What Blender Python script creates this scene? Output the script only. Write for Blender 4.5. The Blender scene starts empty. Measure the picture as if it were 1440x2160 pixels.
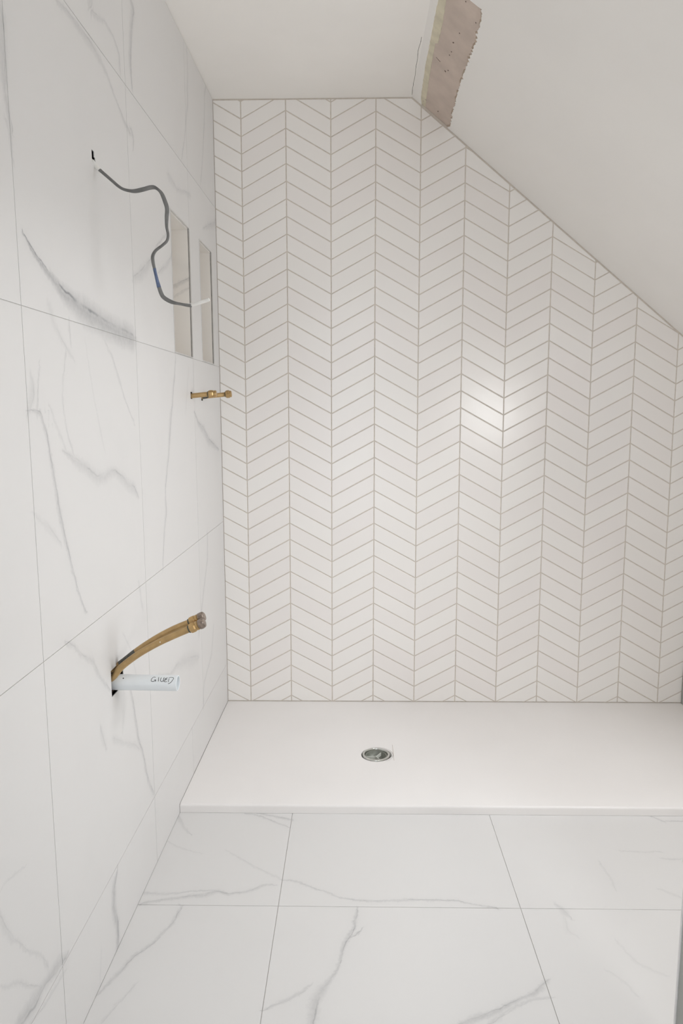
import bpy, bmesh, math, random
from mathutils import Vector, Matrix, noise
from mathutils.geometry import tessellate_polygon

random.seed(7)
SC = bpy.context.scene
COL = SC.collection

# ------------------------------------------------------------------ camera
CX, CY, CZ = 0.52825, -2.84866, 1.22693
PITCH, YAW, ROLL, FPX = 7.986, -1.0114, -0.1445, 1507.6
pi_, ya_, ro_ = (math.radians(a) for a in (PITCH, YAW, ROLL))
fwd = Vector((math.sin(ya_) * math.cos(pi_), math.cos(ya_) * math.cos(pi_), -math.sin(pi_)))
rt = Vector((math.cos(ya_), -math.sin(ya_), 0))
up = rt.cross(fwd)
r2 = rt * math.cos(ro_) + up * math.sin(ro_)
u2 = -rt * math.sin(ro_) + up * math.cos(ro_)
cam_d = bpy.data.cameras.new('camera')
cam = bpy.data.objects.new('camera', cam_d)
COL.objects.link(cam)
cam.matrix_world = Matrix(((r2.x, u2.x, -fwd.x, CX), (r2.y, u2.y, -fwd.y, CY), (r2.z, u2.z, -fwd.z, CZ), (0, 0, 0, 1)))
cam_d.sensor_fit = 'VERTICAL'
cam_d.sensor_height = 36.0
cam_d.lens = FPX / 2160.0 * 36.0
cam_d.clip_start = 0.02
SC.camera = cam

# ------------------------------------------------------------------ world, lights, exposure
w = bpy.data.worlds.new('world'); SC.world = w; w.use_nodes = True
w.node_tree.nodes['Background'].inputs[0].default_value = (0.75, 0.85, 1.0, 1)
w.node_tree.nodes['Background'].inputs[1].default_value = 1.0

def area(name, loc, target, sx, sy, power, col):
    d = bpy.data.lights.new(name, 'AREA'); d.shape = 'RECTANGLE'; d.size = sx; d.size_y = sy
    d.energy = power; d.color = col
    o = bpy.data.objects.new(name, d); COL.objects.link(o)
    o.location = loc
    o.rotation_euler = (Vector(target) - Vector(loc)).to_track_quat('-Z', 'Y').to_euler()
    return o

SLOPE = math.atan(0.825)
SX0, SZ0 = 0.745, 2.384
CS, SN = math.cos(SLOPE), math.sin(SLOPE)
def slope_pt(s, y, d=0.0):
    return Vector((SX0 + s * CS + SN * d, y, SZ0 - s * SN + CS * d))

# daylight openings, all outside the picture: two in the front (gable) wall behind the camera, one in the roof slope; door and side window are added fill
Y_FRONT = -3.25
XR = 1.8856                              # right wall
W1 = (1.50, 1.87, 0.98, 1.43)            # small front window: x0 x1 z0 z1
W2 = (0.06, 0.86, 0.25, 2.12)            # unseen tall glazed door, added as broad front fill
RW = (1.10, 1.42, -1.90, -0.75)          # roof window low in the slope: s0 s1 y0 y1
W3 = (-1.50, -0.70, 0.74, 1.38)          # unseen low window in the right wall, added to fill the upper left: y0 y1 z0 z1
L_W1, L_W2, L_RW, L_W3 = 11.5, 6.0, 15.0, 11.0
area('window_daylight', ((W1[0] + W1[1]) / 2, Y_FRONT - 0.024, (W1[2] + W1[3]) / 2), ((W1[0] + W1[1]) / 2, 0, (W1[2] + W1[3]) / 2), W1[1] - W1[0], W1[3] - W1[2], L_W1, (1.0, 0.99, 0.97))
area('door_fill', ((W2[0] + W2[1]) / 2, Y_FRONT - 0.024, (W2[2] + W2[3]) / 2), ((W2[0] + W2[1]) / 2, 0, (W2[2] + W2[3]) / 2), W2[1] - W2[0], W2[3] - W2[2], L_W2, (1.0, 0.98, 0.96))
area('side_fill', (XR + 0.024, (W3[0] + W3[1]) / 2, (W3[2] + W3[3]) / 2), (0, (W3[0] + W3[1]) / 2, (W3[2] + W3[3]) / 2), W3[1] - W3[0], W3[3] - W3[2], L_W3, (0.95, 0.98, 1.0))
_c = slope_pt((RW[0] + RW[1]) / 2, (RW[2] + RW[3]) / 2, 0.024)
lr = area('roof_window_daylight', _c, _c - Vector((0, 0, 1)), RW[3] - RW[2], RW[1] - RW[0], L_RW, (0.985, 0.99, 1.0))
_z = Vector((SN, 0, CS)); _x = Vector((0, 1, 0)); _y = _z.cross(_x)      # shines square to the slope, long side along the room
lr.rotation_euler = Matrix((_x, _y, _z)).transposed().to_euler()

vs = SC.view_settings
vs.view_transform = 'Standard'; vs.look = 'None'; vs.gamma = 1.0; vs.exposure = -0.05
try: vs.use_curve_mapping = False
except Exception: pass
SC.cycles.max_bounces = 14
SC.cycles.diffuse_bounces = 10
SC.cycles.glossy_bounces = 5
SC.cycles.use_denoising = True

# ------------------------------------------------------------------ materials
def new_mat(name):
    m = bpy.data.materials.new(name); m.use_nodes = True
    nt = m.node_tree; b = nt.nodes['Principled BSDF']
    return m, nt, b

def simple(name, col, rough=0.6, metal=0.0, noise_amt=0.04, scale=30.0, bump=0.0, bump_scale=60.0, spec=0.5):
    m, nt, b = new_mat(name)
    tc = nt.nodes.new('ShaderNodeTexCoord')
    n = nt.nodes.new('ShaderNodeTexNoise'); n.inputs['Scale'].default_value = scale; n.inputs['Detail'].default_value = 5
    nt.links.new(tc.outputs['Object'], n.inputs['Vector'])
    r = nt.nodes.new('ShaderNodeMapRange')
    r.inputs['From Min'].default_value = 0.3; r.inputs['From Max'].default_value = 0.7
    r.inputs['To Min'].default_value = 1 - noise_amt; r.inputs['To Max'].default_value = 1 + noise_amt
    nt.links.new(n.outputs['Fac'], r.inputs['Value'])
    mul = nt.nodes.new('ShaderNodeVectorMath'); mul.operation = 'SCALE'
    mul.inputs[0].default_value = col[:3]
    nt.links.new(r.outputs[0], mul.inputs['Scale'])
    nt.links.new(mul.outputs[0], b.inputs['Base Color'])
    b.inputs['Roughness'].default_value = rough; b.inputs['Metallic'].default_value = metal
    b.inputs['Specular IOR Level'].default_value = spec
    if bump:
        bp = nt.nodes.new('ShaderNodeBump'); bp.inputs['Strength'].default_value = bump; bp.inputs['Distance'].default_value = 0.002
        n2 = nt.nodes.new('ShaderNodeTexNoise'); n2.inputs['Scale'].default_value = bump_scale; n2.inputs['Detail'].default_value = 4
        nt.links.new(tc.outputs['Object'], n2.inputs['Vector'])
        nt.links.new(n2.outputs['Fac'], bp.inputs['Height']); nt.links.new(bp.outputs[0], b.inputs['Normal'])
    return m

def marble(name, rough, bgamt=0.05, base=(0.682, 0.672, 0.662)):
    """White porcelain with grey veins: the tile meshes carry the signed distance to the nearest vein, its half width
    and strength; noise frays the edge."""
    m, nt, b = new_mat(name); N = nt.nodes.new; L = nt.links.new
    def mth(op, a, c=None, clamp=False):
        n = N('ShaderNodeMath'); n.operation = op; n.use_clamp = clamp
        for i, v in enumerate((a, c)):
            if v is None: continue
            if isinstance(v, (int, float)): n.inputs[i].default_value = v
            else: L(v, n.inputs[i])
        return n.outputs[0]
    def nz(scale, detail, rough_=0.55):
        n = N('ShaderNodeTexNoise'); n.inputs['Scale'].default_value = scale; n.inputs['Detail'].default_value = detail
        n.inputs['Roughness'].default_value = rough_
        L(tc.outputs['Object'], n.inputs['Vector']); return n.outputs['Fac']
    tc = N('ShaderNodeTexCoord')
    wob1 = mth('MULTIPLY', mth('SUBTRACT', nz(22, 3), 0.5), 0.016)
    wob2 = mth('MULTIPLY', mth('SUBTRACT', nz(95, 4, 0.65), 0.5), 0.014)
    wob = mth('ADD', wob1, wob2)
    wobc = mth('MULTIPLY', mth('SUBTRACT', nz(40, 5), 0.5), 0.012)
    mott = mth('ADD', 0.25, mth('MULTIPLY', nz(70, 7, 0.75), 1.5))
    brk = N('ShaderNodeMapRange'); brk.inputs['From Min'].default_value = 0.38; brk.inputs['From Max'].default_value = 0.6
    L(nz(14, 3), brk.inputs['Value'])
    def fall(dist, wid, soft=0.0010):
        return mth('SUBTRACT', 1.0, mth('DIVIDE', dist, mth('ADD', wid, soft)), clamp=True)
    v = None
    for g in range(3):
        at = N('ShaderNodeAttribute'); at.attribute_name = 'vein%d' % g
        sp = N('ShaderNodeSeparateXYZ'); L(at.outputs['Vector'], sp.inputs[0])
        vd, vw, vst, vu = sp.outputs[0], sp.outputs[1], sp.outputs[2], at.outputs['Alpha']
        guard = mth('SUBTRACT', vu, 0.009)
        d = mth('MAXIMUM', guard, mth('ABSOLUTE', mth('ADD', vd, wob)))
        d2 = mth('MAXIMUM', guard, mth('ABSOLUTE', mth('ADD', mth('SUBTRACT', vd, mth('MULTIPLY', vw, 0.5)), wobc)))
        body = fall(d, mth('MULTIPLY', vw, 1.6))
        halo = mth('POWER', fall(d, mth('ADD', mth('MULTIPLY', vw, 4.0), 0.010)), 1.8)
        core = fall(d2, mth('MULTIPLY', vw, 0.20), 0.0010)
        one = mth('MULTIPLY', mth('ADD', mth('ADD', mth('MULTIPLY', mth('MULTIPLY', body, mott), 0.56), mth('MULTIPLY', halo, 0.11)),
                                  mth('MULTIPLY', mth('MULTIPLY', core, brk.outputs[0]), 0.85)), vst)
        v = one if v is None else mth('MAXIMUM', v, one)
    # faint clouding of the porcelain print
    cl = N('ShaderNodeMapRange'); cl.inputs['From Min'].default_value = 0.52; cl.inputs['From Max'].default_value = 0.8
    L(nz(3.2, 6, 0.6), cl.inputs['Value'])
    v = mth('ADD', v, mth('MULTIPLY', cl.outputs[0], bgamt), clamp=True)
    mix = N('ShaderNodeMix'); mix.data_type = 'RGBA'
    mix.inputs['A'].default_value = base + (1,); mix.inputs['B'].default_value = (0.235, 0.24, 0.25, 1)
    L(v, mix.inputs['Factor']); L(mix.outputs['Result'], b.inputs['Base Color'])
    b.inputs['Roughness'].default_value = rough
    b.inputs['Specular IOR Level'].default_value = 0.5
    return m

M = {}
M['marble_wall'] = marble('marble_wall', 0.42)
M['marble_floor'] = marble('marble_floor', 0.30, 0.03, (0.715, 0.708, 0.70))
M['grout'] = simple('beige_grout', (0.61, 0.56, 0.50), 0.9, noise_amt=0.08, scale=80)
M['grout_thin'] = simple('thin_grout', (0.55, 0.54, 0.52), 0.9, noise_amt=0.08, scale=80)
M['plaster'] = simple('plaster', (0.87, 0.845, 0.81), 0.85, noise_amt=0.015, scale=4, bump=0.15, bump_scale=9)
M['plaster_slope'] = simple('plaster_slope', (0.88, 0.86, 0.83), 0.8, noise_amt=0.015, scale=3, bump=0.15, bump_scale=7)
M['board_pink'] = simple('pink_board', (0.60, 0.505, 0.44), 0.9, noise_amt=0.10, scale=12, bump=0.3, bump_scale=120)
M['board_cream'] = simple('cream_board', (0.68, 0.63, 0.49), 0.9, noise_amt=0.10, scale=25)
M['board_core'] = simple('board_core', (0.42, 0.32, 0.24), 0.95, noise_amt=0.15, scale=60)
M['void'] = simple('void_dark', (0.05, 0.045, 0.04), 0.95)  # near-black: the darkness inside the wall holes is put into the colour
M['dark_hole'] = simple('dark_hole', (0.16, 0.115, 0.09), 0.9)
M['tray'] = simple('tray_stone', (0.845, 0.825, 0.812), 0.38, noise_amt=0.01, scale=5)
M['chrome'] = simple('chrome', (0.62, 0.63, 0.60), 0.22, metal=1.0)
M['drain_grey'] = simple('drain_grey', (0.22, 0.23, 0.20), 0.35, metal=0.2)
M['drain_rib'] = simple('drain_rib', (0.62, 0.63, 0.58), 0.4)
M['alu'] = simple('aluminium', (0.70, 0.70, 0.69), 0.3, metal=0.85)
M['cable'] = simple('cable_grey', (0.155, 0.155, 0.15), 0.5, noise_amt=0.2, scale=70)
M['cable_white'] = simple('cable_white', (0.75, 0.74, 0.71), 0.6)
M['cable_blue'] = simple('cable_blue', (0.085, 0.12, 0.21), 0.5, noise_amt=0.3, scale=150)
M['copper'] = simple('dull_copper', (0.46, 0.31, 0.14), 0.42, metal=0.45, noise_amt=0.12, scale=60)
M['copper_dark'] = simple('stained_copper', (0.10, 0.10, 0.09), 0.6, metal=0.3, noise_amt=0.4, scale=90)
M['brass'] = simple('brass', (0.50, 0.335, 0.155), 0.28, metal=0.8, noise_amt=0.08, scale=80)
M['cap'] = simple('cap_grey_brown', (0.24, 0.19, 0.155), 0.35, metal=0.3, noise_amt=0.35, scale=160, bump=0.5, bump_scale=200)
M['olive'] = simple('olive_ring', (0.10, 0.10, 0.075), 0.5, metal=0.4)
M['waste'] = simple('waste_white', (0.78, 0.82, 0.845), 0.35, noise_amt=0.02)
M['ink'] = simple('black_ink', (0.02, 0.02, 0.022), 0.6)
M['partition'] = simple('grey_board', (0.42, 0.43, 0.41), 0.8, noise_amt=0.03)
M['trim_joint_grey'] = simple('joint_grey', (0.22, 0.21, 0.20), 0.8, noise_amt=0.3, scale=40)  # grey of the thin joint line beside the niche trim
M['marble_niche_bounce'] = marble('marble_niche_bounce', 0.42, 0.05, (0.765, 0.735, 0.695))  # wall marble made lighter and warmer, bounce light put into the colour
M['torn'] = simple('torn_paper_buff', (0.74, 0.64, 0.53), 0.9, noise_amt=0.12, scale=120)
M['frame'] = simple('white_frame', (0.8, 0.8, 0.8), 0.4)

def ceramic():
    m, nt, b = new_mat('white_ceramic'); N = nt.nodes.new; L = nt.links.new
    oi = N('ShaderNodeObjectInfo')
    r = N('ShaderNodeValToRGB')
    r.color_ramp.elements[0].color = (0.825, 0.793, 0.772, 1); r.color_ramp.elements[1].color = (0.845, 0.825, 0.80, 1)
    L(oi.outputs['Random'], r.inputs[0]); L(r.outputs[0], b.inputs['Base Color'])
    b.inputs['Roughness'].default_value = 0.22
    b.inputs['Specular IOR Level'].default_value = 0.55
    tc = N('ShaderNodeTexCoord'); n = N('ShaderNodeTexNoise'); n.inputs['Scale'].default_value = 16; n.inputs['Detail'].default_value = 2
    L(tc.outputs['Object'], n.inputs['Vector'])
    bp = N('ShaderNodeBump'); bp.inputs['Strength'].default_value = 0.10; bp.inputs['Distance'].default_value = 0.004
    L(n.outputs['Fac'], bp.inputs['Height']); L(bp.outputs[0], b.inputs['Normal'])
    return m
M['ceramic'] = ceramic()

def pane_mat():
    m, nt, b = new_mat('clear_pane'); N = nt.nodes.new; L = nt.links.new
    t = N('ShaderNodeBsdfTransparent'); g = N('ShaderNodeBsdfGlossy'); g.inputs['Roughness'].default_value = 0.02
    f = N('ShaderNodeFresnel'); f.inputs['IOR'].default_value = 1.3
    mx = N('ShaderNodeMixShader'); L(f.outputs[0], mx.inputs[0]); L(t.outputs[0], mx.inputs[1]); L(g.outputs[0], mx.inputs[2])
    L(mx.outputs[0], nt.nodes['Material Output'].inputs['Surface'])
    return m
M['pane'] = pane_mat()

# ------------------------------------------------------------------ mesh helpers
def link_mesh(name, me, mats, parent=None, smooth=False):
    for m in (mats if isinstance(mats, (list, tuple)) else [mats]): me.materials.append(m)
    o = bpy.data.objects.new(name, me); COL.objects.link(o)
    if parent is not None: o.parent = parent
    if smooth: me.polygons.foreach_set('use_smooth', [True] * len(me.polygons))
    return o

def from_bm(name, bm, mats, parent=None, smooth=False, recalc=True):
    if recalc: bmesh.ops.recalc_face_normals(bm, faces=bm.faces[:])
    me = bpy.data.meshes.new(name); bm.to_mesh(me); bm.free()
    return link_mesh(name, me, mats, parent, smooth)

def box_bm(bm, x0, x1, y0, y1, z0, z1, bev=0.0, f=None):
    ret = bmesh.ops.create_cube(bm, size=1.0)
    for v in ret['verts']:
        v.co = Vector(((x0 + x1) / 2 + v.co.x * (x1 - x0), (y0 + y1) / 2 + v.co.y * (y1 - y0), (z0 + z1) / 2 + v.co.z * (z1 - z0)))
    if bev:
        es = {e for v in ret['verts'] for e in v.link_edges}
        bmesh.ops.bevel(bm, geom=list(es), offset=bev, segments=2, affect='EDGES', profile=0.5)
    return ret

def box(name, x0, x1, y0, y1, z0, z1, mat, parent=None, bev=0.0):
    bm = bmesh.new(); box_bm(bm, x0, x1, y0, y1, z0, z1, bev)
    return from_bm(name, bm, mat, parent)

def structure(o): o['kind'] = 'structure'; return o

def tag(o, label, cat, group=None):
    o['label'] = label; o['category'] = cat
    if group: o['group'] = group
    return o

def empty(name, loc):
    o = bpy.data.objects.new(name, None); COL.objects.link(o); o.location = loc; o.empty_display_size = 0.05
    return o

def adopt(parts, root):
    """parts were built in world coordinates: parent them to ROOT keeping their place"""
    for p_ in parts:
        p_.parent = root
        p_.matrix_parent_inverse = Matrix.Translation(-Vector(root.location))

def seg_dist(px, py, ax, ay, bx, by):
    dx, dy = bx - ax, by - ay; L2 = dx * dx + dy * dy
    t = 0 if L2 < 1e-12 else max(0, min(1, ((px - ax) * dx + (py - ay) * dy) / L2))
    qx, qy = ax + dx * t, ay + dy * t
    return math.hypot(px - qx, py - qy), t, (dx * (py - ay) - dy * (px - ax))

def slab(name, u0, u1, v0, v1, holes, thick, fn, mat, parent, veins=None, cell=0.012, edge_mat=None):
    """Slab over [u0,u1]x[v0,v1] with rectangular cut-outs; fn(u,v,d) gives the point d behind the face."""
    def lines(a, b, extra):
        L = sorted({round(x, 5) for x in [a, b] + [e for e in extra if a < e < b]})
        out = [L[0]]
        for q in L[1:]:
            n = max(1, round((q - out[-1]) / cell)) if cell else 1
            s = out[-1]
            out += [s + (q - s) * i / n for i in range(1, n + 1)]
        return out
    U = lines(u0, u1, [h[0] for h in holes] + [h[1] for h in holes])
    V = lines(v0, v1, [h[2] for h in holes] + [h[3] for h in holes])
    bm = bmesh.new(); vt = {}
    local = [(s, pl) for s, pl in (veins or []) if any(u0 - .03 < q[0] < u1 + .03 and v0 - .03 < q[1] < v1 + .03 for q in pl)]
    lay = [bm.verts.layers.float_color.new('vein%d' % g) for g in range(3)]
    groups = [[], [], []]                      # veins that lie close to one another go to different layers
    for vn in local:
        def near(g): return min([math.hypot(p_[0] - q_[0], p_[1] - q_[1]) for o_ in g for p_ in o_[1] for q_ in vn[1]] or [9.0])
        max(groups, key=near).append(vn)
    def vert(i, j):
        if (i, j) not in vt:
            u, v = U[i], V[j]
            b_ = bm.verts.new(fn(u, v, 0.0)); vt[i, j] = b_
            for g in range(3):
                best = (1e9, 0.08, 0.002, 0.0)
                for s, pl in groups[g]:
                    for (ax, ay, aw), (bx_, by_, bw) in zip(pl, pl[1:]):
                        dd, t, sg = seg_dist(u, v, ax, ay, bx_, by_)
                        wd = aw + (bw - aw) * t
                        e = dd - wd * 1.5
                        if e < best[0]: best = (e, math.copysign(dd, sg), wd, s)
                b_[lay[g]] = (max(-0.08, min(0.08, best[1])), best[2], best[3], min(0.08, abs(best[1])))
        return vt[i, j]
    for i in range(len(U) - 1):
        uc = (U[i] + U[i + 1]) / 2
        for j in range(len(V) - 1):
            vc = (V[j] + V[j + 1]) / 2
            if any(h[0] < uc < h[1] and h[2] < vc < h[3] for h in holes): continue
            bm.faces.new((vert(i, j), vert(i + 1, j), vert(i + 1, j + 1), vert(i, j + 1)))
    bd = [e for e in bm.edges if e.is_boundary]
    ret = bmesh.ops.extrude_edge_only(bm, edges=bd)
    inv = {v: k for k, v in vt.items()}
    ev = [g for g in ret['geom'] if isinstance(g, bmesh.types.BMVert)]
    off = Vector(fn(u0, v0, thick)) - Vector(fn(u0, v0, 0))
    for v in ev: v.co += off
    for f in ret['geom']:
        if isinstance(f, bmesh.types.BMFace): f.material_index = 1 if edge_mat else 0
    return from_bm(name, bm, [mat, edge_mat] if edge_mat else mat, parent)

def clip(poly, a, b, c):
    """keep a*x+b*y<=c"""
    out = []
    for i in range(len(poly)):
        p, q = poly[i], poly[(i + 1) % len(poly)]
        dp, dq = a * p[0] + b * p[1] - c, a * q[0] + b * q[1] - c
        if dp <= 0: out.append(p)
        if (dp < 0 < dq) or (dq < 0 < dp):
            t = dp / (dp - dq); out.append((p[0] + (q[0] - p[0]) * t, p[1] + (q[1] - p[1]) * t))
    return out

def parea(poly):
    return 0.5 * sum(poly[i][0] * poly[(i + 1) % len(poly)][1] - poly[(i + 1) % len(poly)][0] * poly[i][1] for i in range(len(poly)))

def inset(poly, d):
    """move every edge of a convex CCW polygon inwards by d"""
    out = poly
    n = len(poly)
    for i in range(n):
        (x0, y0), (x1, y1) = poly[i], poly[(i + 1) % n]
        L = math.hypot(x1 - x0, y1 - y0)
        if L < 1e-6: continue
        nx, ny = (y1 - y0) / L, -(x1 - x0) / L      # outward for CCW
        out = clip(out, nx, ny, nx * x0 + ny * y0 - d)
        if len(out) < 3: return []
    # drop near-duplicates
    res = []
    for p in out:
        if not res or math.hypot(p[0] - res[-1][0], p[1] - res[-1][1]) > 1e-5: res.append(p)
    if len(res) > 2 and math.hypot(res[0][0] - res[-1][0], res[0][1] - res[-1][1]) < 1e-5: res.pop()
    return res

def add_poly_prism(bm, poly, levels, fn, mi=0):
    """levels: list of (inset, depth) from back to front; poly CCW convex"""
    rings = []
    for ins, d in levels:
        q = inset(poly, ins) if ins else poly
        if len(q) != len(poly): continue
        rings.append([bm.verts.new(fn(x, y, d)) for x, y in q])
    if not rings: return
    n = len(poly)
    for a, b in zip(rings, rings[1:]):
        for i in range(n):
            bm.faces.new((a[i], a[(i + 1) % n], b[(i + 1) % n], b[i])).material_index = mi
    bm.faces.new(rings[-1]).material_index = mi

def poly_slab(name, loops, d0, d1, fn, mat, parent=None, kind=None):
    """Flat slab between depths d0 (face) and d1 from an outline with optional holes (any shape)."""
    vecs = [[Vector((x, y, 0)) for x, y in lp] for lp in loops]
    tris = tessellate_polygon(vecs)
    flat = [p for lp in loops for p in lp]
    bm = bmesh.new()
    A = [bm.verts.new(fn(x, y, d0)) for x, y in flat]; B = [bm.verts.new(fn(x, y, d1)) for x, y in flat]
    for t in tris:
        try:
            bm.faces.new([A[i] for i in t]); bm.faces.new([B[i] for i in reversed(t)])
        except ValueError: pass
    k = 0
    for lp in loops:
        n = len(lp)
        for i in range(n):
            a, b = k + i, k + (i + 1) % n
            bm.faces.new((A[a], A[b], B[b], B[a]))
        k += n
    return from_bm(name, bm, mat, parent)

def catmull(P, per=6):
    P = [Vector(p) for p in P]; out = []
    for i in range(len(P) - 1):
        p0, p1, p2, p3 = P[max(0, i - 1)], P[i], P[i + 1], P[min(len(P) - 1, i + 2)]
        for k in range(per):
            t = k / per
            out.append(0.5 * ((2 * p1) + (p2 - p0) * t + (2 * p0 - 5 * p1 + 4 * p2 - p3) * t * t + (3 * p1 - p0 - 3 * p2 + p3) * t ** 3))
    out.append(P[-1]); return out

def sweep(name, pts, ra, rb=None, twist=None, segs=14, mat=None, parent=None, ref=(0, 1, 0), cap=True):
    """tube along pts; ra/rb radii (number or fn(t)), section x axis starts along REF"""
    bm = bmesh.new(); rings = []; n = len(pts); ref = Vector(ref)
    for i, p in enumerate(pts):
        t = i / (n - 1)
        T = (pts[min(n - 1, i + 1)] - pts[max(0, i - 1)]).normalized()
        X = (ref - T * ref.dot(T)).normalized(); Y = T.cross(X)
        a = ra(t) if callable(ra) else ra; b = (rb(t) if callable(rb) else rb) if rb else a
        tw = twist(t) if twist else 0
        ring = []
        for k in range(segs):
            th = 2 * math.pi * k / segs
            x, y = a * math.cos(th), b * math.sin(th)
            x, y = x * math.cos(tw) - y * math.sin(tw), x * math.sin(tw) + y * math.cos(tw)
            ring.append(bm.verts.new(p + X * x + Y * y))
        rings.append(ring)
    for a, b in zip(rings, rings[1:]):
        for k in range(segs): bm.faces.new((a[k], a[(k + 1) % segs], b[(k + 1) % segs], b[k]))
    if cap: bm.faces.new(rings[0]); bm.faces.new(rings[-1])
    o = from_bm(name, bm, mat, parent, smooth=True)
    return o

def lathe(name, p0, axis, prof, mat, parent=None, n=24, closed_ends=True, smooth=True, rot=0.0, phase=0.0, wob=0.0):
    """prof: list of (t along axis, radius)"""
    ax = Vector(axis).normalized(); a = Vector((0, 1, 0)); a = (a - ax * a.dot(ax)).normalized(); b = ax.cross(a)
    bm = bmesh.new(); rings = []
    for i, (t, r) in enumerate(prof):
        rr = []
        for k in range(n):
            th = 2 * math.pi * k / n + phase
            q = r * (1 + (wob * noise.noise(Vector((k * 1.3, i * 2.1, 4.0))) if wob else 0))
            rr.append(bm.verts.new(Vector(p0) + ax * t + a * (q * math.cos(th)) + b * (q * math.sin(th))))
        rings.append(rr)
    for c, d in zip(rings, rings[1:]):
        for k in range(n): bm.faces.new((c[k], c[(k + 1) % n], d[(k + 1) % n], d[k]))
    if closed_ends: bm.faces.new(rings[0]); bm.faces.new(rings[-1])
    o = from_bm(name, bm, mat, parent)
    if smooth:
        me = o.data
        me.polygons.foreach_set('use_smooth', [len(p_.vertices) == 4 for p_ in me.polygons])
        try: me.set_sharp_from_angle(angle=math.radians(38))
        except Exception: pass
    return o

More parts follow.
